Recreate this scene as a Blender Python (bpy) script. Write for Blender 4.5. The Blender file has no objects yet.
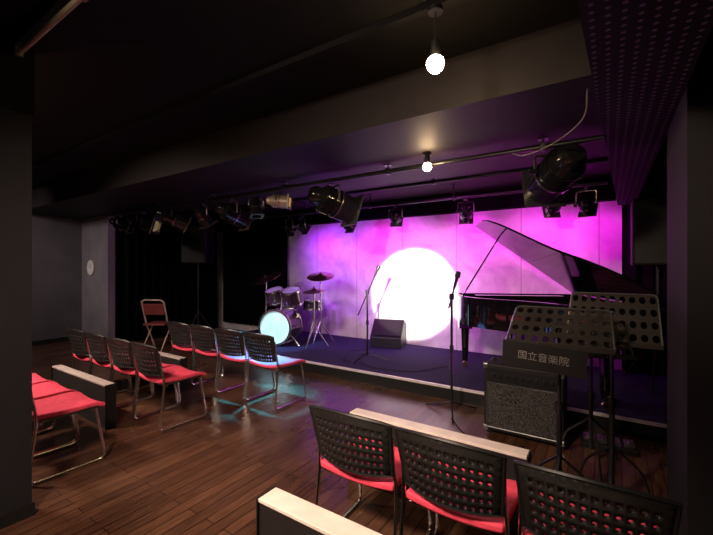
import bpy, math, random, bmesh
from mathutils import Vector, Matrix, Quaternion
random.seed(4)
S=bpy.context.scene
COL=S.collection
pi=math.pi
# ---------------------------------------------------------------- materials
def mat(name,col,rough=0.5,metal=0.0,var=0.15,scale=8.0,emit=None,es=0.0,bump=0.0,coat=0.0,spec=.5):
    m=bpy.data.materials.new(name); m.use_nodes=True
    nt=m.node_tree; b=nt.nodes['Principled BSDF']
    tc=nt.nodes.new('ShaderNodeTexCoord'); nz=nt.nodes.new('ShaderNodeTexNoise')
    nz.inputs['Scale'].default_value=scale; nz.inputs['Detail'].default_value=4
    nt.links.new(tc.outputs['Object'],nz.inputs['Vector'])
    rp=nt.nodes.new('ShaderNodeValToRGB')
    c=Vector(col[:3])
    a=c*(1-var); d=c*(1+var)
    rp.color_ramp.elements[0].position=.3; rp.color_ramp.elements[1].position=.7
    rp.color_ramp.elements[0].color=(*a,1); rp.color_ramp.elements[1].color=(min(d[0],1),min(d[1],1),min(d[2],1),1)
    nt.links.new(nz.outputs['Fac'],rp.inputs['Fac'])
    nt.links.new(rp.outputs['Color'],b.inputs['Base Color'])
    b.inputs['Roughness'].default_value=rough; b.inputs['Metallic'].default_value=metal
    b.inputs['Coat Weight'].default_value=coat; b.inputs['Specular IOR Level'].default_value=spec
    if emit: 
        b.inputs['Emission Color'].default_value=(*emit,1); b.inputs['Emission Strength'].default_value=es
    if bump>0:
        bp=nt.nodes.new('ShaderNodeBump'); bp.inputs['Strength'].default_value=bump; bp.inputs['Distance'].default_value=.01
        n2=nt.nodes.new('ShaderNodeTexNoise'); n2.inputs['Scale'].default_value=scale*20
        nt.links.new(tc.outputs['Object'],n2.inputs['Vector'])
        nt.links.new(n2.outputs['Fac'],bp.inputs['Height']); nt.links.new(bp.outputs['Normal'],b.inputs['Normal'])
    return m
M={}
M['black']=mat('black_plastic',(.012,.012,.013),.38)
M['desk']=mat('black_desk_steel',(.034,.030,.028),.26)
M['chairback']=mat('chair_back_plastic',(.013,.012,.012),.40,bump=.1)
M['red']=mat('red_upholstery',(.95,.07,.14),.75,scale=30,bump=.3)
M['chrome']=mat('chrome_tube',(.75,.73,.71),.22,1.0,var=.05)
M['darkmetal']=mat('dark_metal',(.05,.05,.055),.35,.8)
M['rimmetal']=mat('worn_steel_rim',(.26,.25,.25),.24,.9)
M['can']=mat('black_enamel',(.010,.010,.011),.13,.0)
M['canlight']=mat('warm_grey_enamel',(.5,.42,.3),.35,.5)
M['piano']=mat('piano_lacquer',(.005,.005,.006),.05,coat=.9)
M['lid']=mat('piano_lid_lacquer',(.002,.0015,.002),.07,spec=.32)
M['gold']=mat('gold_plate',(.12,.08,.03),.5,.8)
M['ivory']=mat('white_keys',(.8,.78,.7),.3)
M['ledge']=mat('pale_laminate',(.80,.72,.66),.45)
M['ledgedark']=mat('darker_pale_laminate',(.50,.43,.40),.45)  # darker copy of the pale laminate, for two of the ledges
M['ledgeside']=mat('ledge_black_board',(.016,.014,.014),.5)
M['ceil']=mat('black_ceiling_paint',(.0045,.004,.0045),.8,bump=.1,spec=.2)
M['soffit']=mat('black_soffit_paint',(.0115,.0078,.0085),.62,bump=.1,spec=.3)
M['greywall']=mat('grey_wall_paint',(.12,.108,.120),.8,scale=3,bump=.1,spec=.3)
M['darkwall']=mat('charcoal_wall_paint',(.014,.013,.016),.8,scale=3,bump=.1,spec=.3)
M['lightgrey']=mat('light_grey_wall_paint',(.25,.22,.245),.8,scale=3)
M['curtain']=mat('black_velvet',(.004,.0035,.0045),.95,scale=20,spec=.1)
M['carpet']=mat('dark_stage_carpet',(.035,.022,.09),.9,scale=25,bump=.5,spec=.2)
M['nosing']=mat('pale_stage_nosing',(.85,.8,.83),.35,.3)
M['white']=mat('white_paint',(.95,.95,.93),.4)
M['drumhead']=mat('drum_head_film',(.45,.48,.50),.35)
M['drumglow']=mat('drum_head_added_glow',(.70,.90,.95),.35,emit=(.45,.88,1),es=.35)  # faint cyan emission added in place of stage light on the head
M['drumshell']=mat('drum_shell_lacquer',(.05,.02,.03),.15,coat=1)
M['brass']=mat('cymbal_bronze',(.45,.32,.14),.28,1.0)
M['grille']=mat('speckled_grey_grille_cloth',(.060,.056,.057),.8,scale=110,var=.95,bump=.6,spec=.15)
M['pagrille']=mat('black_speaker_grille',(.008,.008,.009),.5,scale=150,var=.5)
M['tolex']=mat('black_vinyl',(.011,.010,.011),.5,bump=.4,spec=.3)
M['glassbulb']=mat('lit_bulb_glass',(1,.9,.7),.3,emit=(1,.68,.36),es=150)
M['lensmag']=mat('magenta_gel_lens',(.5,.05,.4),.1,emit=(1,.1,.75),es=1.5)
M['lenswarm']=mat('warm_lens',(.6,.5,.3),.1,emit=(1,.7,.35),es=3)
M['lensdark']=mat('dark_glass_lens',(.03,.03,.05),.05)
M['tubeglass']=mat('unlit_tube',(.42,.36,.27),.3)
M['cable']=mat('black_rubber_cable',(.015,.015,.015),.5)
M['palecable']=mat('grey_cable',(.14,.12,.12),.5)
M['standmetal']=mat('stand_grey_metal',(.30,.30,.32),.3,.9)
M['foldred']=mat('faded_red_vinyl',(.28,.06,.06),.5)
M['foldwhite']=mat('ivory_enamel_frame',(.62,.48,.40),.4)
M['printwhite']=mat('white_print',(.20,.19,.18),.6)

def floor_mat():
    m=bpy.data.materials.new('dark_wood_planks'); m.use_nodes=True
    nt=m.node_tree; N=nt.nodes; L=nt.links; b=N['Principled BSDF']
    tc=N.new('ShaderNodeTexCoord'); mp=N.new('ShaderNodeMapping'); mp.inputs['Rotation'].default_value=(0,0,pi/2)
    L.new(tc.outputs['Object'],mp.inputs['Vector'])
    br=N.new('ShaderNodeTexBrick'); br.offset=.37; br.inputs['Scale'].default_value=1
    br.inputs['Brick Width'].default_value=.95; br.inputs['Row Height'].default_value=.078
    br.inputs['Mortar Size'].default_value=.0030; br.inputs['Mortar Smooth'].default_value=.2
    br.inputs['Color1'].default_value=(.150,.072,.042,1); br.inputs['Color2'].default_value=(.088,.041,.026,1)
    br.inputs['Mortar'].default_value=(.008,.004,.003,1)
    L.new(mp.outputs['Vector'],br.inputs['Vector'])
    m2=N.new('ShaderNodeMapping'); m2.inputs['Scale'].default_value=(18,2.0,1)
    L.new(tc.outputs['Object'],m2.inputs['Vector'])
    nz=N.new('ShaderNodeTexNoise'); nz.inputs['Scale'].default_value=3; nz.inputs['Detail'].default_value=6
    L.new(m2.outputs['Vector'],nz.inputs['Vector'])
    rp=N.new('ShaderNodeValToRGB'); rp.color_ramp.elements[0].position=.3; rp.color_ramp.elements[1].position=.75
    rp.color_ramp.elements[0].color=(.55,.51,.49,1); rp.color_ramp.elements[1].color=(1.2,1.15,1.1,1)
    L.new(nz.outputs['Fac'],rp.inputs['Fac'])
    n3=N.new('ShaderNodeTexNoise'); n3.inputs['Scale'].default_value=1.1; n3.inputs['Detail'].default_value=3; n3.inputs['Roughness'].default_value=.5
    L.new(tc.outputs['Object'],n3.inputs['Vector'])
    r3=N.new('ShaderNodeMapRange'); r3.inputs['From Min'].default_value=.35; r3.inputs['From Max'].default_value=.65
    r3.inputs['To Min'].default_value=.65; r3.inputs['To Max'].default_value=1.15
    L.new(n3.outputs['Fac'],r3.inputs['Value'])
    mx=N.new('ShaderNodeMix'); mx.data_type='RGBA'; mx.blend_type='MULTIPLY'; mx.inputs['Factor'].default_value=1
    L.new(br.outputs['Color'],mx.inputs[6]); L.new(rp.outputs['Color'],mx.inputs[7])
    mz=N.new('ShaderNodeMix'); mz.data_type='RGBA'; mz.blend_type='MULTIPLY'; mz.inputs['Factor'].default_value=1
    L.new(mx.outputs[2],mz.inputs[6]); L.new(r3.outputs['Result'],mz.inputs[7])
    L.new(mz.outputs[2],b.inputs['Base Color'])
    rr=N.new('ShaderNodeMapRange'); rr.inputs['From Min'].default_value=.35; rr.inputs['From Max'].default_value=.65
    rr.inputs['To Min'].default_value=.22; rr.inputs['To Max'].default_value=.38
    L.new(n3.outputs['Fac'],rr.inputs['Value']); L.new(rr.outputs['Result'],b.inputs['Roughness'])
    bp=N.new('ShaderNodeBump'); bp.inputs['Strength'].default_value=.3; bp.inputs['Distance'].default_value=.003
    ad=N.new('ShaderNodeMath'); ad.operation='SUBTRACT'
    L.new(nz.outputs['Fac'],ad.inputs[0]); L.new(br.outputs['Fac'],ad.inputs[1])
    L.new(ad.outputs[0],bp.inputs['Height']); L.new(bp.outputs['Normal'],b.inputs['Normal'])
    return m
M['floor']=floor_mat()
def backwall_mat():
    m=bpy.data.materials.new('white_panel_wall'); m.use_nodes=True
    nt=m.node_tree; N=nt.nodes; L=nt.links; b=N['Principled BSDF']
    tc=N.new('ShaderNodeTexCoord'); sx=N.new('ShaderNodeSeparateXYZ'); L.new(tc.outputs['Object'],sx.inputs[0])
    a=N.new('ShaderNodeMath'); a.operation='ADD'; a.inputs[1].default_value=20.12; L.new(sx.outputs['X'],a.inputs[0])
    mo=N.new('ShaderNodeMath'); mo.operation='MODULO'; mo.inputs[1].default_value=.91; L.new(a.outputs[0],mo.inputs[0])
    lt=N.new('ShaderNodeMath'); lt.operation='LESS_THAN'; lt.inputs[1].default_value=.012; L.new(mo.outputs[0],lt.inputs[0])
    nz=N.new('ShaderNodeTexNoise'); nz.inputs['Scale'].default_value=1.8; nz.inputs['Detail'].default_value=9; nz.inputs['Roughness'].default_value=.6
    nz.inputs['Distortion'].default_value=.8
    L.new(tc.outputs['Object'],nz.inputs['Vector'])
    rp=N.new('ShaderNodeValToRGB'); rp.color_ramp.elements[0].position=.36; rp.color_ramp.elements[1].position=.62
    rp.color_ramp.elements[0].color=(.52,.48,.58,1); rp.color_ramp.elements[1].color=(.80,.79,.82,1)
    L.new(nz.outputs['Fac'],rp.inputs['Fac'])
    mx=N.new('ShaderNodeMix'); mx.data_type='RGBA'; L.new(lt.outputs[0],mx.inputs['Factor'])
    L.new(rp.outputs['Color'],mx.inputs[6]); mx.inputs[7].default_value=(.38,.36,.4,1)
    L.new(mx.outputs[2],b.inputs['Base Color']); b.inputs['Roughness'].default_value=.7
    return m
M['backwall']=backwall_mat()
def perf_mat():
    m=bpy.data.materials.new('perforated_acoustic_board'); m.use_nodes=True
    nt=m.node_tree; N=nt.nodes; L=nt.links; b=N['Principled BSDF']
    tc=N.new('ShaderNodeTexCoord'); mp=N.new('ShaderNodeMapping'); mp.inputs['Scale'].default_value=(24,24,24)
    L.new(tc.outputs['Object'],mp.inputs['Vector'])
    vo=N.new('ShaderNodeTexVoronoi'); vo.voronoi_dimensions='2D'; vo.inputs['Randomness'].default_value=0; vo.inputs['Scale'].default_value=1
    L.new(mp.outputs['Vector'],vo.inputs['Vector'])
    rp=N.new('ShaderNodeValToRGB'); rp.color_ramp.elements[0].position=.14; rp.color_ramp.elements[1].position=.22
    rp.color_ramp.elements[0].color=(.22,.15,.24,1); rp.color_ramp.elements[1].color=(.008,.006,.008,1)  # lit look of the perforations painted in as paler purple dots
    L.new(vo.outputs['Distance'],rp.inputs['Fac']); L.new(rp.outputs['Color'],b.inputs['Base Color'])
    b.inputs['Roughness'].default_value=.7; b.inputs['Specular IOR Level'].default_value=.2
    return m
M['perf']=perf_mat()

# ---------------------------------------------------------------- mesh builder
class B:
    def __init__(s): s.v=[]; s.f=[]
    def add(s,v,f):
        o=len(s.v); s.v+= [Vector(p) for p in v]; s.f+=[[i+o for i in q] for q in f]; return s
    def box(s,c,d,R=None):
        vs=[]
        for z in(-.5,.5):
            for x,y in((-.5,-.5),(.5,-.5),(.5,.5),(-.5,.5)):
                p=Vector((x*d[0],y*d[1],z*d[2]))
                if R: p=R@p
                vs.append(p+Vector(c))
        return s.add(vs,[(3,2,1,0),(4,5,6,7),(0,1,5,4),(1,2,6,5),(2,3,7,6),(3,0,4,7)])
    def cyl(s,p0,p1,r0,r1=None,n=14,caps=True):
        if r1 is None: r1=r0
        p0=Vector(p0);p1=Vector(p1); q=(p1-p0).to_track_quat('Z','Y')
        vs=[]
        for p,r in((p0,r0),(p1,r1)):
            for i in range(n):
                a=2*pi*i/n; vs.append(p+q@Vector((r*math.cos(a),r*math.sin(a),0)))
        fs=[(i,(i+1)%n,n+(i+1)%n,n+i) for i in range(n)]
        if caps: fs+=[tuple(reversed(range(n))),tuple(range(n,2*n))]
        return s.add(vs,fs)
    def tube(s,pts,r,n=8,rad=0.0):
        pts=[Vector(p) for p in pts]
        if rad>0 and len(pts)>2:
            out=[pts[0]]
            for i in range(1,len(pts)-1):
                a,b_,c=pts[i-1],pts[i],pts[i+1]
                d1=(a-b_); d2=(c-b_); k=min(rad,d1.length*.49,d2.length*.49)
                A=b_+d1.normalized()*k; C=b_+d2.normalized()*k
                for t in (0,.25,.5,.75,1): out.append(A*(1-t)**2+b_*2*t*(1-t)+C*t*t)
            out.append(pts[-1]); pts=out
        vs=[];N=len(pts); prev=None
        for i,p in enumerate(pts):
            t=(pts[min(i+1,N-1)]-pts[max(i-1,0)]).normalized()
            if prev is None:
                u=t.orthogonal().normalized()
            else:
                u=(prev-t*prev.dot(t)).normalized()
            prev=u; w=t.cross(u)
            for k in range(n):
                a=2*pi*k/n; vs.append(p+u*r*math.cos(a)+w*r*math.sin(a))
        fs=[]
        for i in range(N-1):
            for k in range(n): fs.append((i*n+k,i*n+(k+1)%n,(i+1)*n+(k+1)%n,(i+1)*n+k))
        fs+=[tuple(reversed(range(n))),tuple(range((N-1)*n,N*n))]
        return s.add(vs,fs)
    def lathe(s,prof,n=28,M_=None):
        vs=[];fs=[]
        for r,z in prof:
            for i in range(n):
                a=2*pi*i/n; p=Vector((max(r,.0004)*math.cos(a),max(r,.0004)*math.sin(a),z))
                vs.append(M_@p if M_ else p)
        for j in range(len(prof)-1):
            for i in range(n): fs.append((j*n+i,j*n+(i+1)%n,(j+1)*n+(i+1)%n,(j+1)*n+i))
        return s.add(vs,fs)
    def prism(s,out,z0,z1):
        n=len(out)
        vs=[(x,y,z0) for x,y in out]+[(x,y,z1) for x,y in out]
        return s.add(vs,[tuple(reversed(range(n))),tuple(range(n,2*n))]+[(i,(i+1)%n,n+(i+1)%n,n+i) for i in range(n)])
    def perf(s,nx,nz,fn,hx,hz,skip=lambda i,j:False):
        for i in range(nx):
            for j in range(nz):
                cu=(i+.5)/nx; cv=(j+.5)/nz; w=.5/nx; h=.5/nz
                outer=[(1,0),(1,1),(0,1),(-1,1),(-1,0),(-1,-1),(0,-1),(1,-1)]
                if skip(i,j):
                    s.add([fn(cu+a*w,cv+b*h) for a,b in outer],[tuple(range(8))]); continue
                k=.72
                inner=[(1,0),(k,k),(0,1),(-k,k),(-1,0),(-k,-k),(0,-1),(k,-k)]
                vs=[fn(cu+a*w,cv+b*h) for a,b in outer]+[fn(cu+a*w*hx,cv+b*h*hz) for a,b in inner]
                s.add(vs,[(q,(q+1)%8,8+(q+1)%8,8+q) for q in range(8)])
        return s
    def obj(s,name,m,parent=None,smooth=True,bevel=0,solid=0,label=None,ang=40):
        me=bpy.data.meshes.new(name); me.from_pydata([tuple(v) for v in s.v],[],s.f); 
        bm=bmesh.new(); bm.from_mesh(me)
        bmesh.ops.remove_doubles(bm,verts=bm.verts,dist=.00015)
        bmesh.ops.recalc_face_normals(bm,faces=bm.faces)
        bm.to_mesh(me); bm.free()
        me.materials.append(m)
        if smooth:
            me.shade_smooth()
            me.set_sharp_from_angle(angle=math.radians(ang))
        o=bpy.data.objects.new(name,me); COL.objects.link(o)
        if parent: o.parent=parent
        if solid:
            md=o.modifiers.new('solid','SOLIDIFY'); md.thickness=solid; md.offset=0
        if bevel:
            md=o.modifiers.new('bevel','BEVEL'); md.width=bevel; md.segments=2; md.limit_method='ANGLE'
        if label: o['label']=label
        return o
def thing(name,label,cat,loc=(0,0,0),rz=0,group=None):
    e=bpy.data.objects.new(name,None); COL.objects.link(e); e.empty_display_size=.1
    e.location=loc; e.rotation_euler=(0,0,rz); e['label']=label; e['category']=cat
    if group: e['group']=group
    return e
def dup(src,loc,rz,label=None):
    def cp(o,par):
        c=o.copy(); COL.objects.link(c)
        if par: c.parent=par
        for ch in list(o.children):
            cp(ch,c)
        return c
    n=cp(src,None); n.location=loc; n.rotation_euler=(0,0,rz)
    if label: n['label']=label
    return n
def struct(name,b,m,**k):
    o=b.obj(name,m,smooth=False,**k); o['kind']='structure'; return o
def bx(x0,x1,y0,y1,z0,z1): return B().box(((x0+x1)/2,(y0+y1)/2,(z0+z1)/2),(x1-x0,y1-y0,z1-z0))

# ---------------------------------------------------------------- room shell
XL=-8.6; XR=1.3; YB=5.65; YF=-1.5; CZ=2.65
struct('floor',bx(XL-.1,XR+.1,YF-.1,YB+.1,-.1,0),M['floor'])
struct('ceiling',bx(XL-.1,XR+.1,YF-.1,YB+.1,CZ,CZ+.1),M['ceil'])
struct('wall_back',bx(XL,XR,YB,YB+.1,0,CZ),M['backwall'])
struct('wall_left',bx(XL-.1,XL,YF,YB,0,CZ),M['greywall'])
struct('wall_left_return',bx(XL,-7.52,3.24,3.36,0,CZ),M['lightgrey'])
struct('wall_right',bx(XR,XR+.1,YF,YB,0,CZ),M['darkwall'])
struct('wall_front',bx(XL,XR,YF-.1,YF,0,CZ),M['darkwall'])
struct('wall_right_pillar',bx(.275,XR,2.08,2.73,0,CZ),M['darkwall'])
struct('wall_left_partition',bx(-2.86,-2.72,YF,.78,0,2.26),M['darkwall'])
struct('trim_7',bx(-2.87,-2.71,YF,.79,2.26,CZ),M['ceil'])
struct('trim_1',bx(XL,.06,2.2,3.81,2.35,CZ),M['soffit'])          # broad soffit
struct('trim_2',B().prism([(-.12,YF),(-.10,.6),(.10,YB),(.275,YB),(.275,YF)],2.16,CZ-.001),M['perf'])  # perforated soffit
struct('trim_3',bx(XL,.03,3.81,YB,2.5,CZ),M['soffit'])             # lowered stage ceiling
struct('trim_4',bx(XL,.08,5.5,YB,2.22,2.5),M['curtain'])           # valance above panel wall
struct('trim_5',bx(XL,-.08,1.67,1.71,2.615,CZ),M['ceil'])            # ceiling rail
struct('baseboard_left',bx(XL,XL+.015,YF,3.24,0,.08),M['black'])
struct('baseboard_partition',bx(-2.72,-2.705,YF,.79,0,.07),M['black'])

# curtains
def curtain(name,label,p0,p1,z0,z1,amp=.035,wl=.16):
    p0=Vector(p0);p1=Vector(p1);d=p1-p0;L=d.length;t=d/L;n=Vector((-t.y,t.x))
    N=int(L/wl*8); b=B(); vs=[]
    for i in range(N+1):
        s_=L*i/N; a=amp*math.sin(2*pi*s_/wl)*(1+.3*math.sin(s_*3.1))
        p=p0+t*s_+n*a
        vs.append((p.x,p.y,z0)); vs.append((p.x,p.y,z1))
    b.add(vs,[(2*i,2*i+2,2*i+3,2*i+1) for i in range(N)])
    o=b.obj(name,M['curtain'],solid=.004,ang=80)
    o['label']=label; o['category']='curtain'; return o
curtain('stage_curtain','black velvet curtain hanging beside the drum corner',(-7.44,3.42),(-7.44,5.45),.01,2.34)
curtain('stage_curtain','black velvet curtain along the wall of the stage wing',(-7.35,5.57),(-5.35,5.57),.16,2.21)
curtain('stage_curtain','black curtain next to the loudspeaker and piano tail',(.14,5.55),(1.22,5.55),.16,2.15)

# stage
st=thing('stage_platform','low stage platform with dark carpet and pale edge nosing','stage',(-2.3,4.765,0))
B().box((0,0,.0725),(7.19,1.755,.145)).obj('platform_body',M['black'],st,smooth=False)
B().box((0,.01,.1475),(7.19,1.73,.005)).obj('stage_carpet',M['carpet'],st,smooth=False)
B().box((0,-.885,.138),(7.19,.02,.026)).obj('edge_nosing',M['nosing'],st,smooth=False)

# ---------------------------------------------------------------- chairs
def make_chair(loc,rz=0):
    c=thing('stacking_chair','','chair',loc,rz,'stacking chairs in the audience rows')
    b=B(); nx,ny=8,8; w=.43; d=.42
    def sp(u,v,top):
        x=(u-.5)*w; y=-.19+v*d
        rx=abs(u-.5)*2
        z=.422+.018*(rx**2)-.03*max(0,(v-.75)/.25)**2-.012*math.sin(v*pi)
        return (x*(1-.06*(1-v)) ,y,z if top else z-.035)
    vs=[];fs=[]
    for T in(True,False):
        for i in range(nx+1):
            for j in range(ny+1): vs.append(sp(i/nx,j/ny,T))
    o=(nx+1)*(ny+1); I=lambda i,j:i*(ny+1)+j
    for i in range(nx):
        for j in range(ny):
            fs.append((I(i,j),I(i+1,j),I(i+1,j+1),I(i,j+1)))
            fs.append((o+I(i,j+1),o+I(i+1,j+1),o+I(i+1,j),o+I(i,j)))
    for i in range(nx):
        fs.append((I(i,0),o+I(i,0),o+I(i+1,0),I(i+1,0))); fs.append((I(i+1,ny),o+I(i+1,ny),o+I(i,ny),I(i,ny)))
    for j in range(ny):
        fs.append((I(0,j+1),o+I(0,j+1),o+I(0,j),I(0,j))); fs.append((I(nx,j),o+I(nx,j),o+I(nx,j+1),I(nx,j+1)))
    b.add(vs,fs).obj('seat',M['red'],c,bevel=.01,ang=50)
    B().tube([(-.205,-.16,.388),(-.208,.2,.392),(.208,.2,.392),(.205,-.16,.388)],.008,6,.04).obj('seat_rim',M['black'],c)
    b=B(); W=.44; z0=.475; z1=.724
    def fn(u,v):
        x=(u-.5)*W*(1-.10*(1-v)); bow=(1-(2*u-1)**2)
        arch=.022*bow*(v)
        return Vector((x,-.185-.045*bow-.06*v,z0+(z1-z0)*v+arch-.012*bow*(1-v)))
    b.perf(14,7,fn,.52,.42,skip=lambda i,j:(j==6) or i in(0,13))
    b.obj('backrest',M['chairback'],c,solid=.008,ang=30)
    pts=[fn(t/12,1) for t in range(13)]
    edge=[fn(0,0),fn(0,.5)]+pts+[fn(1,.5),fn(1,0)]+[fn(1-t/12,0) for t in range(1,13)]
    B().tube(edge,.008,6).obj('backrest_rim',M['black'],c)
    for s_ in(-1,1):
        pts=[(s_*.20,.17,.390),(s_*.222,.225,.012),(s_*.222,-.225,.012),(s_*.216,-.175,.405),(s_*.207,-.196,.54),(s_*.212,-.22,.67)]
        B().tube(pts,.0095,8,.05).obj('leg',M['chrome'],c)
    B().cyl((-.2,.15,.378),(.2,.15,.378),.008).obj('crossbar',M['chrome'],c)
    B().cyl((-.21,-.15,.375),(.21,-.15,.375),.008).obj('crossbar',M['chrome'],c)
    return c
OFF=.215
near=[(-1.0,1.46,.02),(-.525,1.455,-.01),(-.052,1.44,.01)]
c0=make_chair((near[0][0],near[0][1]+OFF,0),near[0][2])
c0['label']='perforated black back, red seat chair beside the narrow ledge'
dup(c0,(near[1][0],near[1][1]+OFF,0),near[1][2],'perforated black back, red seat chair between two matching chairs')
dup(c0,(near[2][0],near[2][1]+OFF,0),near[2][2],'perforated black back, red seat chair near the music stands')
for i,x in enumerate((-2.92,-3.392,-3.864,-4.336)):
    dup(c0,(x,2.66+OFF,0),(-.02,.01,-.01,.01,0)[i],'red seat chair with chrome sled legs facing the stage' if i else 'red seat chair ending its row beside the aisle')
for i,x in enumerate((-3.38,-3.852,-4.324,-4.796)):
    dup(c0,(x,1.77+OFF,0),(-.02,.01,-.01,.0,.03)[i],'red seat chair with chrome legs by the narrow ledge' if i else 'red seat chair at the aisle end of its row')
for i,x in enumerate((-3.30,-3.775,-4.25)):
    dup(c0,(x,.87+OFF,0),(.0,.01,-.01,.0)[i],'red seat chair partly hidden by the partition wall' if i else 'red seat chair standing next to the partition wall')

# ---------------------------------------------------------------- ledges
def ledge(x0,x1,y0,y1,h,label,top='ledge'):
    e=thing('drink_ledge',label,'ledge',((x0+x1)/2,(y0+y1)/2,0),0,'narrow drink ledges')
    w=x1-x0; d=y1-y0
    B().box((0,0,(h-.016)/2),(w,d*.86,h-.016)).obj('ledge_body',M['ledgeside'],e,smooth=False)
    B().box((0,0,h-.008),(w,d,.016)).obj('ledge_top',M[top],e,smooth=False,bevel=.003)
    B().box((-w/2-.003,0,(h)/2),(.006,d+.01,h+.004)).obj('end_panel',M['black'],e,smooth=False)
    B().box((w/2+.003,0,(h)/2),(.006,d+.01,h+.004)).obj('end_panel',M['black'],e,smooth=False)
ledge(-1.20,.2,1.08,1.18,.45,'narrow black ledge with pale laminate top close to chair backs')
ledge(-1.42,-.34,2.06,2.15,.45,'short narrow black ledge with pale laminate top facing the amplifier')
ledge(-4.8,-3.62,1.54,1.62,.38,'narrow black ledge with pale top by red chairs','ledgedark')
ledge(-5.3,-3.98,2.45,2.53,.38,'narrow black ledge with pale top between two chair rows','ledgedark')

# ---------------------------------------------------------------- piano
def piano():
    p=thing('grand_piano','black lacquered grand piano with its lid propped open on the stage','piano',(-.36,5.46,.15),math.radians(-65))
    crv=[(0,0),(0,1.45),(.50,1.45)]
    P=[Vector(q) for q in((.50,1.45),(.95,1.42),(1.02,.98),(1.36,.76))]
    for t in[.15,.3,.45,.6,.75,.9,1]:
        q=P[0]*(1-t)**3+P[1]*3*t*(1-t)**2+P[2]*3*t*t*(1-t)+P[3]*t**3; crv.append(tuple(q))
    P=[Vector(q) for q in((1.36,.76),(1.70,.56),(1.90,.42),(1.88,.10))]
    for t in[.2,.4,.6,.8,1]:
        q=P[0]*(1-t)**3+P[1]*3*t*(1-t)**2+P[2]*3*t*t*(1-t)+P[3]*t**3; crv.append(tuple(q))
    crv.append((1.82,0))
    out=[(a,-b) for a,b in crv]
    def inset(o,k):
        n=len(o); r=[]
        for i in range(n):
            a=Vector(o[i-1]);b_=Vector(o[i]);c=Vector(o[(i+1)%n])
            d1=(b_-a).normalized();d2=(c-b_).normalized()
            n1=Vector((-d1.y,d1.x));n2=Vector((-d2.y,d2.x)); m=(n1+n2).normalized()
            r.append(b_+m*k/max(.4,m.dot(n1)))
        return r
    area=sum(out[i-1][0]*out[i][1]-out[i][0]*out[i-1][1] for i in range(len(out)))
    sg=1 if area>0 else -1
    ins=inset(out,.04*sg)
    n=len(out); z0=.60; z1=.92
    vs=[(x,y,z0) for x,y in out]+[(x,y,z1) for x,y in out]+[(v.x,v.y,z1) for v in ins]+[(v.x,v.y,z0) for v in ins]
    fs=[]
    for i in range(n):
        j=(i+1)%n
        for a,b_ in((0,1),(1,2),(2,3),(3,0)): fs.append((a*n+i,a*n+j,b_*n+j,b_*n+i))
    B().add(vs,fs).obj('piano_rim',M['piano'],p,ang=35)
    B().prism([(v.x,v.y) for v in inset(out,.041*sg)],.62,.66).obj('piano_bottom',M['piano'],p,smooth=False)
    pl=[(v.x,v.y) for v in inset(out,.045*sg)]
    B().prism([(max(x,.34),y) for x,y in pl],.76,.78).obj('iron_plate',M['gold'],p,smooth=False)
    b=B()
    for i in range(28):
        y=-.12-i*.045; L=1.6-.0 if y>-.5 else max(.75,1.6-(-y-.5)*1.0)
        b.cyl((.38,y,.79),(min(L,1.55),y*.98,.795),.002,n=5)
    o=b.obj('strings',M['brass'],p); o['kind']='stuff'
    B().box((-.10,-.725,.625),(.22,1.45,.05)).obj('keybed',M['piano'],p,smooth=False,bevel=.006)
    for y in(-.05,-1.40): B().box((-.09,y,.72),(.2,.09,.15)).obj('key_cheek',M['piano'],p,smooth=False,bevel=.015)
    b=B()
    for i in range(52): b.box((-.115,-.1-(i+.5)*1.25/52,.675),(.15,1.25/52-.001,.04))
    o=b.obj('white_keys',M['ivory'],p,smooth=False); o['kind']='stuff'
    b=B()
    for i in range(51):
        if i%7 not in(2,6): b.box((-.085,-.1-(i+1)*1.25/52,.70),(.09,.011,.02))
    o=b.obj('black_keys',M['piano'],p,smooth=False); o['kind']='stuff'
    B().box((-.012,-.725,.77),(.02,1.36,.14)).obj('fallboard',M['piano'],p,smooth=False,bevel=.004)
    B().box((.20,-.725,.905),(.22,1.0,.012)).obj('music_desk',M['piano'],p,smooth=False)
    al=math.radians(36)
    R=Matrix.Rotation(-al,3,'X')
    lo=[(a,-b) for a,b in crv]
    lo=[(x*1.01+( -.02 if x<.01 else 0),y*1.015) for x,y in lo]
    lb=B().prism(lo,.0,.016)
    lb.v=[R@v+Vector((0,0.0,z1+.006)) for v in lb.v]
    lb.obj('lid',M['lid'],p,smooth=False,bevel=.004)
    ed=[R@Vector((x,y,.0))+Vector((0,0,z1+.006)) for x,y in lo[1:]]
    B().tube(ed,.006,6).obj('lid_edge_bead',M['piano'],p)
    top=R@Vector((.42,-1.2,0))+Vector((0,0,z1))
    B().cyl((.45,-1.41,z1-.02),tuple(top),.009).obj('lid_prop',M['piano'],p)
    for (x,y) in((.12,-.12),(.12,-1.33),(1.45,-.3)):
        b=B().box((x,y,.545),(.16,.16,.12)).cyl((x,y,.50),(x,y,.07),.055,.035,n=10)
        b.obj('piano_leg',M['piano'],p,ang=30,bevel=.004)
        B().cyl((x-.015,y,.03),(x+.015,y,.03),.03).cyl((x,y,.035),(x,y,.08),.015).obj('caster',M['brass'],p)
    B().box((.2,-.725,.12),(.12,.3,.06)).cyl((.2,-.66,.62),(.2,-.66,.14),.014).cyl((.2,-.79,.62),(.2,-.79,.14),.014).obj('pedal_lyre',M['piano'],p)
    for y in(-.66,-.725,-.79): B().box((.11,y,.09),(.14,.025,.012)).obj('pedal',M['brass'],p,smooth=False)
piano()

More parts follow.
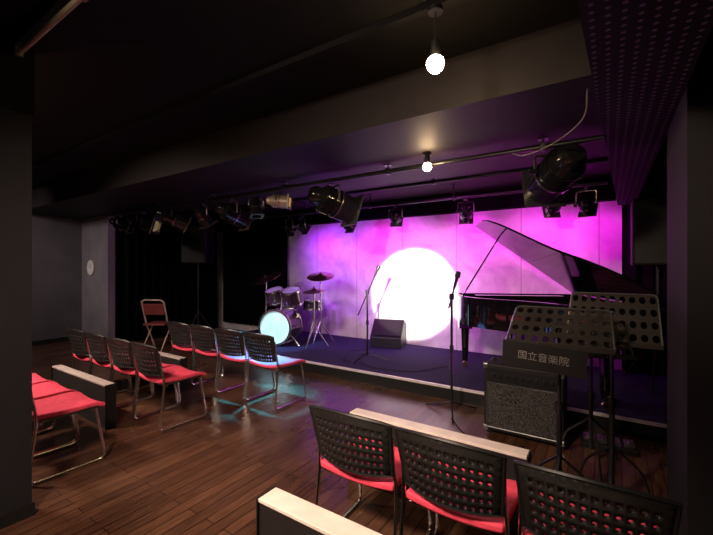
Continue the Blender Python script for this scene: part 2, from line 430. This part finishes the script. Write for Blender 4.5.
# ---------------------------------------------------------------- microphone stands
def mic_stand(loc,rz,h,boom,label,name='microphone_stand'):
    e=thing(name,label,'microphone stand',loc,rz)
    b=B()
    for k in range(3):
        a=2*pi*k/3+.4
        b.cyl((0,0,.10),(.28*math.cos(a),.28*math.sin(a),.012),.008,n=8)
    b.obj('tripod_base',M['darkmetal'],e)
    B().cyl((0,0,.06),(0,0,h),.012,n=10).cyl((0,0,h*.52),(0,0,h*.58),.020,n=10).obj('pole',M['darkmetal'],e)
    b0=Vector(boom[0]);b1=Vector(boom[1])
    B().cyl(b0,b1,.009,n=8).cyl((0,0,h-.03),(0,0,h+.03),.024,n=10).obj('boom_arm',M['darkmetal'],e)
    d=(b1-b0).normalized()
    B().cyl(b1,b1+d*.12,.012,.018,n=12).cyl(b1+d*.12,b1+d*.17,.028,.022,n=12).obj('microphone',M['black'],e)
mic_stand((-2.71,4.36,.15),0,.92,((-.12,-.05,.60),(.09,.03,1.12)),'slim microphone stand with boom standing on the stage')
mic_stand((-1.26,3.57,0),.5,1.12,((-.02,.05,1.0),(.02,-.02,1.2)),'tripod microphone stand on the floor at the stage edge')

# ---------------------------------------------------------------- wedge monitor
e=thing('floor_monitor','black wedge monitor loudspeaker on the stage near the bright circle','speaker',(-2.93,5.35,.15),.25)
b=B(); pr=[(-.2,0),(.17,0),(.19,.33),(.05,.42),(-.2,.16)]
n=len(pr); vs=[(-.25,y,z) for y,z in pr]+[(.25,y,z) for y,z in pr]
b.add(vs,[tuple(range(n)),tuple(reversed(range(n,2*n)))]+[(i,(i+1)%n,n+(i+1)%n,n+i) for i in range(n)])
b.obj('cabinet',M['black'],e,smooth=False,bevel=.01)
R=Matrix.Rotation(math.radians(46),3,'X')
B().box((0,-.083,.30),(.44,.30,.012),R).obj('grille',M['pagrille'],e,smooth=False)
# ---------------------------------------------------------------- amp
e=thing('guitar_amplifier','black guitar amplifier with grey grille standing on the wooden floor','amplifier',(-.58,3.42,0),0)
B().box((0,.01,.31),(.60,.28,.56)).obj('cabinet',M['tolex'],e,smooth=False,bevel=.012)
B().box((0,-.135,.25),(.54,.012,.37)).obj('grille',M['grille'],e,smooth=False)
B().tube([(-.27,-.142,.065),(-.27,-.142,.435),(.27,-.142,.435),(.27,-.142,.065),(-.27,-.142,.065)],.006,6).obj('grille_trim',M['standmetal'],e)
B().box((0,-.137,.505),(.54,.012,.09)).obj('control_panel',M['darkmetal'],e,smooth=False)
for k in range(9): B().cyl((-.22+k*.055,-.143,.505),(-.22+k*.055,-.165,.505),.012,n=10).obj('knob',M['black'],e)
B().tube([(-.1,0,.59),(-.1,0,.62),(.1,0,.62),(.1,0,.59)],.01,6,.02).obj('handle',M['black'],e)
for x in(-.26,.26):
    for y in(-.09,.11): B().cyl((x,y,0),(x,y,.035),.02,n=10).obj('rubber_foot',M['black'],e)
for x in(-.285,.285):
    for z in(.05,.57): B().box((x,-.115,z),(.045,.045,.045)).obj('corner_guard',M['standmetal'],e,smooth=False,bevel=.008)

# ---------------------------------------------------------------- music stands
def music_stand(loc,rz,h,rise,rec,w,label,text=None):
    e=thing('music_stand',label,'music stand',loc,rz)
    b=B()
    def fn(u,v): 
        x=(u-.5)*w*(1-.06*v); return Vector((x,-rec/2+rec*v,h+rise*v))
    b.perf(9,4,fn,.66,.60)
    b.obj('desk',M['desk'],e,solid=.003,smooth=False)
    B().tube([fn(0,0),fn(0,1),fn(1,1),fn(1,0)],.005,6,.03).obj('desk_edge',M['standmetal'],e)
    B().box((0,-rec/2-.03,h-.004),(w,.07,.006)).box((0,-rec/2-.064,h+.006),(w,.005,.022)).obj('lip',M['desk'],e,smooth=False)
    B().cyl((0,0,.28),(0,0,h-.02),.010,n=10).cyl((0,0,.12),(0,0,h*.62),.014,n=10).cyl((0,0,h*.60),(0,0,h*.65),.022,n=10).obj('pole',M['darkmetal'],e)
    B().box((0,.02,h+rise*.40),(.06,.03,.06)).cyl((0,0.01,h-.05),(0,.01,h+rise*.40),.012).obj('tilt_head',M['darkmetal'],e)
    for k in range(3):
        a=2*pi*k/3+.5
        B().tube([(0,0,.34),(.16*math.cos(a),.16*math.sin(a),.20),(.23*math.cos(a),.23*math.sin(a),.01)],.008,6,.05).obj('tripod_leg',M['darkmetal'],e)
    if text:
        T=Matrix.Rotation(math.radians(3),3,'Y')
        B().box((-.06,-rec/2-.072,h-.062),(w*.78,.006,.14),T).obj('hanging_plate',M['black'],e,smooth=False)
        cu=bpy.data.curves.new('printed_text','FONT'); cu.body=text; cu.size=.050; cu.align_x='CENTER'; cu.extrude=.0006
        t=bpy.data.objects.new('tmp_text',cu); COL.objects.link(t)
        bpy.context.view_layer.update()
        me=bpy.data.meshes.new_from_object(t.evaluated_get(bpy.context.evaluated_depsgraph_get()))
        bpy.data.objects.remove(t)
        me.materials.clear(); me.materials.append(M['printwhite'])
        t=bpy.data.objects.new('printed_text',me); COL.objects.link(t); t.parent=e
        t.location=(-.06,-rec/2-.0765,h-.078); t.rotation_euler=(pi/2,math.radians(3),0)
    return e
music_stand((-.23,2.42,0),0,.98,.18,.24,.52,'black perforated music stand with white lettering on its lip','国立音楽院')
music_stand((.02,2.72,0),-.03,.97,.27,.17,.46,'tall black perforated music stand beside the pillar')
music_stand((-.10,3.16,0),.3,.80,.2,.18,.46,'lower black perforated music stand near the amplifier')

e=thing('effect_pedal_board','small black pedal board lying on the floor by the pillar','pedal board',(.0,3.55,0),.1)
B().box((0,0,.02),(.36,.18,.04)).obj('board',M['black'],e,smooth=False,bevel=.005)
for k in range(4):
    B().box((-.13+k*.087,0,.055),(.07,.11,.03)).cyl((-.13+k*.087,-.03,.06),(-.13+k*.087,-.03,.085),.011,n=10).obj('pedal',M['standmetal'],e,smooth=False,bevel=.003)

# ---------------------------------------------------------------- loudspeakers
def pa(loc,rz,w,hh,d,zc,label):
    e=thing('loudspeaker',label,'speaker',loc,rz)
    B().box((0,0,zc),(w,d,hh)).obj('cabinet',M['tolex'],e,smooth=False,bevel=.02)
    B().box((0,-d/2-.004,zc),(w*.88,.012,hh*.92)).obj('grille',M['pagrille'],e,smooth=False)
    B().cyl((0,0,.25),(0,0,zc-hh/2),.018).obj('pole',M['darkmetal'],e)
    B().cyl((0,-d/2-.014,zc-hh*.22),(0,-d/2-.004,zc-hh*.22),w*.36,n=28).obj('woofer',M['pagrille'],e)
    B().box((0,-d/2-.014,zc+hh*.28),(w*.5,.012,hh*.2)).obj('horn',M['pagrille'],e,smooth=False,bevel=.004)
    for k in range(3):
        a=2*pi*k/3+.3; B().cyl((0,0,.55),(.38*math.cos(a),.38*math.sin(a),.012),.011,n=8).obj('tripod_leg',M['darkmetal'],e)
pa((.44,5.10,.15),.0,.46,.70,.36,1.62,'large black loudspeaker on a stand beside the piano tail')
pa((-6.7,4.5,0),.5,.5,.75,.4,1.85,'black loudspeaker on a pole stand against black curtain')

# ---------------------------------------------------------------- drums
def Zto(p,d):
    return Matrix.Translation(Vector(p))@Vector(d).to_track_quat('Z','Y').to_matrix().to_4x4()
def drum(parent,c,axis,r,L,part_prefix='',head='drumhead'):
    T=Zto(c,axis)
    B().lathe([(r,-L/2),(r,L/2)],32,T).obj(part_prefix+'shell',M['drumshell'],parent,ang=60)
    B().lathe([(.0,L/2-.005),(r*.97,L/2-.005),(r*.99,L/2-.012)],32,T).obj(part_prefix+'drum_head',M[head],parent)
    B().lathe([(0,-L/2+.005),(r*.97,-L/2+.005)],32,T).obj(part_prefix+'drum_head',M['drumhead'],parent)
    for s_ in(-1,1):
        z=s_*L/2; B().lathe([(r*.93,z-.012),(r*1.05,z-.012),(r*1.05,z+.018),(r*.93,z+.018),(r*.93,z-.012)],32,T).obj(part_prefix+'hoop',M['chrome'],parent,ang=30)
    for k in range(6):
        a=2*pi*k/6
        p0=T@Vector((r*1.05*math.cos(a),r*1.05*math.sin(a),-L/2)); p1=T@Vector((r*1.05*math.cos(a),r*1.05*math.sin(a),L/2))
        B().cyl(p0,p1,.005,n=6).obj(part_prefix+'tension_rod',M['chrome'],parent)
SZ=.15
ax=(.30,-1,0)
e=thing('bass_drum','bass drum with an added cyan glow on its head and two rack toms','drum',(-4.46,4.50,SZ))
drum(e,(0,0,.30),ax,.275,.40,head='drumglow')
for a,b_ in(((-.22,-.05,.16),(-.38,-.12,.012)),((.22,.0,.16),(.40,.0,.012))): B().cyl(a,b_,.009).obj('spur',M['chrome'],e)
B().cyl((0,0,.56),(0,.03,.80),.013).cyl((-.2,.04,.76),(.2,.04,.76),.010).obj('tom_mount',M['chrome'],e)
drum(e,(-.19,.06,.77),(-.05,-.35,1),.15,.2,'rack_tom_')
drum(e,(.19,.06,.77),(.05,-.35,1),.16,.22,'rack_tom_')
def legs3(e,name,r,z,z1=.012):
    for k in range(3):
        a=2*pi*k/3+.6; B().cyl((0,0,z),(r*math.cos(a),r*math.sin(a),z1),.009,n=8).obj(name,M['chrome'],e)
def cymbal(loc,h,r,label,tilt=(.15,-.2,1),name='crash_cymbal',hat=False):
    e=thing(name,label,'cymbal',loc)
    legs3(e,'tripod_leg',.22,.35)
    B().cyl((0,0,.15),(0,0,h),.012,n=10).cyl((0,0,h*.5),(0,0,h*.55),.020,n=10).obj('pole',M['chrome'],e)
    T=Zto((0,0,h),tilt)
    c=B().lathe([(.008,.028),(r*.16,.022),(r*.22,.004),(r*.6,-.008),(r,-.022),(r,-.024),(r*.6,-.011),(r*.22,.001)],32,T)
    c.obj('cymbal_plate',M['brass'],e,ang=70)
    if hat:
        T2=Zto((0,0,h-.045),tilt)
        B().lathe([(.008,-.02),(r*.2,-.016),(r,.012),(r,.010)],32,T2).obj('lower_plate',M['brass'],e,ang=70)
    B().lathe([(0,.055),(.014,.05),(.014,.03),(0,.03)],10,T).obj('wing_nut',M['black'],e)
cymbal((-4.02,4.98,SZ),1.12,.23,'bronze crash cymbal on a tall tripod stand',(.15,-.30,1))
cymbal((-4.98,4.66,SZ),1.08,.27,'dark bronze ride cymbal on a stand beside the toms',(-.1,-.45,1),'ride_cymbal')
cymbal((-3.86,4.62,SZ),.90,.18,'pair of hi-hat cymbals on a chrome stand',(0,-.12,1),'hi_hat',True)
e=thing('snare_drum','chrome-rimmed snare drum on a low stand','drum',(-4.3,5.12,SZ))
drum(e,(0,0,.60),(0,0,1),.17,.14)
legs3(e,'stand_leg',.15,.3)
b=B(); b.cyl((0,0,.2),(0,0,.5),.011)
for k in range(3):
    a=2*pi*k/3; b.cyl((0,0,.42),(.17*math.cos(a),.17*math.sin(a),.54),.007)
b.obj('snare_basket',M['chrome'],e)
e=thing('floor_tom','deep floor tom on three chrome legs','drum',(-5.0,5.2,SZ))
drum(e,(0,0,.42),(0,0,1),.2,.38)
for k in range(3):
    a=2*pi*k/3+.2; B().cyl((.215*math.cos(a),.215*math.sin(a),.55),(.225*math.cos(a),.225*math.sin(a),.01),.007).obj('tom_leg',M['chrome'],e)

# ---------------------------------------------------------------- folding chair by curtain
e=thing('folding_chair','folding chair with ivory tube frame and faded red back near curtain','chair',(-6.4,3.55,0),math.radians(-150)+pi)
for s_ in(-1,1):
    B().tube([(s_*.19,.2,.01),(s_*.19,-.05,.45),(s_*.19,-.18,.84)],.014,8,.05).obj('front_leg',M['foldwhite'],e)
    B().tube([(s_*.165,-.22,.01),(s_*.165,.12,.44)],.012,8).obj('rear_leg',M['foldwhite'],e)
B().tube([(-.19,-.18,.82),(-.15,-.185,.86),(.15,-.185,.86),(.19,-.18,.82)],.014,8,.03).obj('top_rail',M['foldwhite'],e)
B().box((0,.02,.445),(.37,.36,.035)).obj('seat',M['foldred'],e,smooth=False,bevel=.012)
B().box((0,-.142,.70),(.35,.025,.2),Matrix.Rotation(math.radians(18),3,'X')).obj('backrest',M['foldred'],e,smooth=False,bevel=.01)

# clock
e=thing('wall_clock','small round pale clock mounted on the grey wall','clock',(-8.18,3.24,1.4))
T=Zto((0,-.0,0),(0,-1,0))
B().lathe([(0,.0),(.145,.0),(.15,.01),(.15,.022),(.138,.026),(.136,.02),(0,.02)],32,T).obj('clock_case',M['foldwhite'],e,ang=30)
B().lathe([(0,.021),(.136,.021)],32,T).obj('clock_face',M['white'],e)
B().box((0,-.024,.028),(.008,.002,.07)).box((.02,-.024,0),(.055,.002,.008)).obj('clock_hands',M['black'],e,smooth=False)

# ---------------------------------------------------------------- bulbs
def bulb(x,y,z,zc,label,r=.045):
    e=thing('pendant_bulb',label,'lamp',(x,y,zc))
    dz=z-zc
    B().cyl((0,0,0),(0,0,-.02),.035,n=16).obj('ceiling_rose',M['black'],e)
    B().tube([(0,0,-.015),(0,0,dz+.09)],.005,6).obj('cord',M['cable'],e)
    B().cyl((0,0,dz+.03),(0,0,dz+.105),.024,.020,n=16).obj('socket',M['darkmetal'],e)
    B().lathe([(0,dz-r),(r*.5,dz-r*.87),(r*.87,dz-r*.5),(r,dz),(r*.87,dz+r*.5),(r*.5,dz+r*.8)],20).obj('glass_bulb',M['glassbulb'],e)
bulb(-.675,1.69,2.355,2.615,'bare warm bulb hanging from the ceiling rail',.042)
bulb(-1.25,2.95,2.235,2.35,'bare warm bulb hanging beneath the broad soffit',.036)
bulb(-4.0,.3,2.36,2.65,'added unseen warm bulb hanging beyond the partition wall',.042)  # added out of frame to give the stage lights warm highlights
def tube_lamp():
    e=thing('ceiling_tube_lamp','unlit tube lamp on a slim dark holder under the ceiling','lamp',(-2.28,.71,CZ))
    B().box((0,0,-.03),(.84,.05,.05)).obj('holder',M['darkmetal'],e,smooth=False)
    B().cyl((-.39,0,-.085),(.39,0,-.085),.013).obj('tube',M['tubeglass'],e)
    for x in(-.40,.40): B().box((x,0,-.075),(.03,.035,.05)).obj('end_cap',M['standmetal'],e,smooth=False)
tube_lamp()

# ---------------------------------------------------------------- pipes
def pipe(y,z,x0,x1,ztop,label,off=.3):
    e=thing('lighting_pipe',label,'pipe',((x0+x1)/2,y,z))
    L=(x1-x0)/2
    B().cyl((-L,0,0),(L,0,0),.021,n=14).obj('pipe_tube',M['darkmetal'],e)
    k=-L+off
    while k<L:
        B().cyl((k,0,0),(k,0,ztop-z),.008).box((k,0,ztop-z-.004),(.07,.07,.008)).box((k,0,0),(.03,.055,.055)).obj('hanger',M['darkmetal'],e); k+=1.3
pipe(3.1,2.29,-7.2,0.0,2.35,'long black lighting pipe fixed beneath the soffit')
pipe(4.9,2.32,-7.2,0.0,2.5,'black lighting pipe above the stage near the panel wall')
pipe(4.2,2.40,-7.2,0.0,2.5,'thin black lighting pipe over the middle of the stage')

# ---------------------------------------------------------------- stage lights
def can(loc,aim,L,R,pz,label,body='can',lens='lensdark'):
    e=thing('stage_light',label,'stage light',loc,0,'black stage lights on the pipes')
    d=(Vector(aim)-Vector(loc)).normalized()
    T=Zto((0,0,0),d)
    B().lathe([(0,-L*.5),(R*.45,-L*.49),(R*.62,-L*.42),(R*.66,-L*.3),(R*.9,-L*.22),(R*.92,L*.1),(R,L*.12),(R,L*.5),(R*.94,L*.5),(R*.94,L*.2),(R*.3,L*.16)],26,T).obj('can_body',M[body],e,ang=30)
    B().lathe([(0,L*.26),(R*.6,L*.24),(R*.93,L*.2)],26,T).obj('lens',M[lens],e)
    B().lathe([(R*1.0,L*.10),(R*1.035,L*.10),(R*1.035,L*.13),(R*1.0,L*.13)],26,T).obj('body_seam_ring',M['rimmetal'],e,ang=30)
    q=R*1.12; fr=[]
    for rr in(q,R*.70):
        for zz in(L*.5,L*.5+.012):
            for a,c in((-1,-1),(1,-1),(1,1),(-1,1)): fr.append(T@Vector((a*rr,c*rr,zz)))
    fs=[]
    for i in range(4):
        j=(i+1)%4
        fs+=[(i,j,4+j,4+i),(8+i,8+j,12+j,12+i),(i,j,8+j,8+i),(4+i,4+j,12+j,12+i)]
    B().add(fr,fs).obj('gel_frame',M['rimmetal'],e,smooth=False)
    b=B()
    for k in range(4):
        z=-L*.2+k*L*.06; b.lathe([(R*.9,z),(R*1.0,z),(R*1.0,z+.006),(R*.9,z+.006)],22,T)
    b.obj('cooling_ribs',M[body],e,ang=30)
    side=Vector((-d.y,d.x,0)).normalized()
    up=pz-loc[2]; w=R*1.22
    hb=up-.075
    B().tube([side*w, side*w+Vector((0,0,hb)), -side*w+Vector((0,0,hb)), -side*w],.010,6,.03).obj('yoke',M['rimmetal'],e)
    B().cyl((0,0,hb),(0,0,up-.03),.010).box((0,0,up-.038),(.035,.065,.016)).obj('clamp',M['darkmetal'],e)
    B().cyl(side*w*.95,side*w*1.25,.022,n=10).obj('tilt_knob',M['darkmetal'],e)
    return Vector(loc),d,L
def spot(p,d,L,W,color,ang,blend=.6,r=.04):
    ld=bpy.data.lights.new('stage_beam','SPOT'); ld.energy=W; ld.color=color; ld.spot_size=math.radians(ang); ld.spot_blend=blend; ld.shadow_soft_size=r
    o=bpy.data.objects.new('stage_beam',ld); COL.objects.link(o); o.location=p+d*(L*.5+.05)
    o.rotation_euler=d.to_track_quat('-Z','Y').to_euler()
MAG=(.90,.015,.76); VIO=(.42,.03,.90); LAV=(.46,.13,1); PNK=(1,.10,.80); CYN=(.03,.60,1)
c=can((-.30,3.12,2.10),(-1.35,4.9,1.55),.52,.14,2.29,'large black par can with square gel frame above the piano'); spot(*c,70,PNK,75)
c=can((-2.36,3.1,2.07),(-1.1,5.65,1.2),.50,.145,2.29,'bulky black par can pointing towards the panel wall',); spot(*c,72,PNK,80)
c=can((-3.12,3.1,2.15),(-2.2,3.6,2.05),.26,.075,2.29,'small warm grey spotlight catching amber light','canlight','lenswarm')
c=can((-3.92,3.1,2.07),(-3.3,5.65,1.1),.42,.12,2.29,'black par can with a thick body hanging from the pipe'); spot(*c,100,LAV,75)
c=can((-4.55,3.12,2.10),(-4.42,4.25,.45),.28,.09,2.29,'black par can angled down towards the drums'); spot(*c,230,(.30,.75,1),36,.7)
c=can((-5.24,3.1,2.11),(-4.3,4.6,1.3),.44,.12,2.29,'black par can over the drum corner','can','lenswarm'); spot(*c,90,LAV,60)
c=can((-6.05,3.1,2.11),(-5.1,3.7,1.75),.46,.12,2.29,'black par can close to the end of the pipe','can','lenswarm')
c=can((-6.75,3.1,2.12),(-5.9,3.8,1.7),.34,.095,2.29,'small black par can beside its twin')
c=can((-3.50,3.12,2.13),(-3.05,2.85,.0),.24,.07,2.29,'small black par can washing the floor blue'); spot(*c,1500,CYN,36,1.0)
for (x,z,ax_,W,colr,l) in((-.20,2.10,.12,60,MAG,.20),(-.52,2.12,-.3,70,MAG,.22),(-1.54,2.13,-.2,72,MAG,.28),(-2.57,2.13,-.2,60,MAG,.20),(-3.42,2.08,.1,68,MAG,.2),(-4.36,2.10,.2,75,VIO,.2),(-4.66,2.08,.1,55,VIO,.18)):
    c=can((x,4.9,z),(x+ax_,5.65,z-.5),l,.08,2.32,'compact black par can on a pipe aimed at the wall','can','lensmag')
    if W: spot(*c,W*.45,colr,120,1.0)
c=can((-.80,.05,2.15),(-2.63,5.65,.98),.36,.1,CZ,'black profile spotlight hung from the ceiling over the audience','can','lenswarm')
spot(*c,3900,(1,.93,.74),15.2,.22,.02)
spot(*c,520,(1,.74,.76),27,1.0,.02)
# uplight added out of sight behind the amplifier to tint the soffit magenta
e=thing('added_uplight','small added uplight hidden on the floor between amplifier and stage','stage light',(-.6,3.74,0))
B().lathe([(0,.02),(.05,.02),(.06,.05),(.065,.14),(.055,.14),(.05,.10),(0,.10)],20).obj('can_body',M['can'],e,ang=30)
B().tube([(-.075,0,.08),(-.075,0,.012),(.075,0,.012),(.075,0,.08)],.007,6,.02).obj('yoke',M['darkmetal'],e)
B().lathe([(0,.115),(.052,.115)],20).obj('lens',M['lensmag'],e)
spot(Vector((-.6,3.74,.12)),Vector((-.45,-.55,1)).normalized(),0,95,(1,.03,.9),100,1.0)

# cables
def cable(pts,label,r=.005,m='cable'):
    P=[Vector(p) for p in pts]; out=[]
    P=[P[0]*2-P[1]]+P+[P[-1]*2-P[-2]]
    for i in range(1,len(P)-2):
        for k in range(8):
            t=k/8
            out.append(.5*((2*P[i])+(P[i+1]-P[i-1])*t+(2*P[i-1]-5*P[i]+4*P[i+1]-P[i+2])*t*t+(-P[i-1]+3*P[i]-3*P[i+1]+P[i+2])*t**3))
    out.append(P[-2])
    o=B().tube(out,r,6).obj('cable',M[m]); o['label']=label; o['category']='cable'
cable([(-.09,2.35,2.347),(-.12,2.5,2.24),(-.3,2.75,2.20),(-.50,2.95,2.21),(-.60,3.05,2.262)],'grey looping cable running down to the par can',.005,'palecable')
cable([(-2.7,4.2,.158),(-2.4,4.05,.158),(-1.9,4.2,.158),(-1.7,4.6,.158),(-1.5,4.3,.158)],'thin black cable lying across the stage')
cable([(-3.0,5.0,.158),(-3.2,4.6,.158),(-3.0,4.2,.158),(-2.8,4.1,.158)],'thin black cable lying in a loop on the stage')
cable([(-1.2,3.4,.008),(-.95,3.1,.008),(-.7,3.0,.008),(-.55,3.2,.008)],'black cable running from the microphone stand to the amplifier')

# ---------------------------------------------------------------- fill lamps (added above the audience, out of view)
def area(loc,aim,size,W,color,spread=180):
    ld=bpy.data.lights.new('fill_lamp','AREA'); ld.energy=W; ld.size=size; ld.color=color; ld.spread=math.radians(spread)
    o=bpy.data.objects.new('fill_lamp',ld); COL.objects.link(o); o.location=loc
    o.rotation_euler=(Vector(aim)-Vector(loc)).to_track_quat('-Z','Y').to_euler()
area((-1.2,-.4,2.58),(-1.2,2.0,0),.4,75,(1,.74,.56),115)
area((-4.7,.2,2.58),(-4.2,1.9,0),.4,52,(1,.76,.62),115)
area((-7.0,.7,2.58),(-8.2,3.2,1.0),.3,7,(1,.84,.80),80)
w=bpy.data.worlds.new('world'); S.world=w; w.use_nodes=True
w.node_tree.nodes['Background'].inputs[0].default_value=(.01,.008,.012,1)

# ---------------------------------------------------------------- camera
cd=bpy.data.cameras.new('camera'); cam=bpy.data.objects.new('camera',cd); COL.objects.link(cam)
cd.sensor_width=36; cd.lens=36*380/713; cd.clip_start=.02
cam.location=(0,0,1.4); cam.rotation_euler=(pi/2,0,math.radians(33.5))
S.camera=cam
S.view_settings.view_transform='Standard'
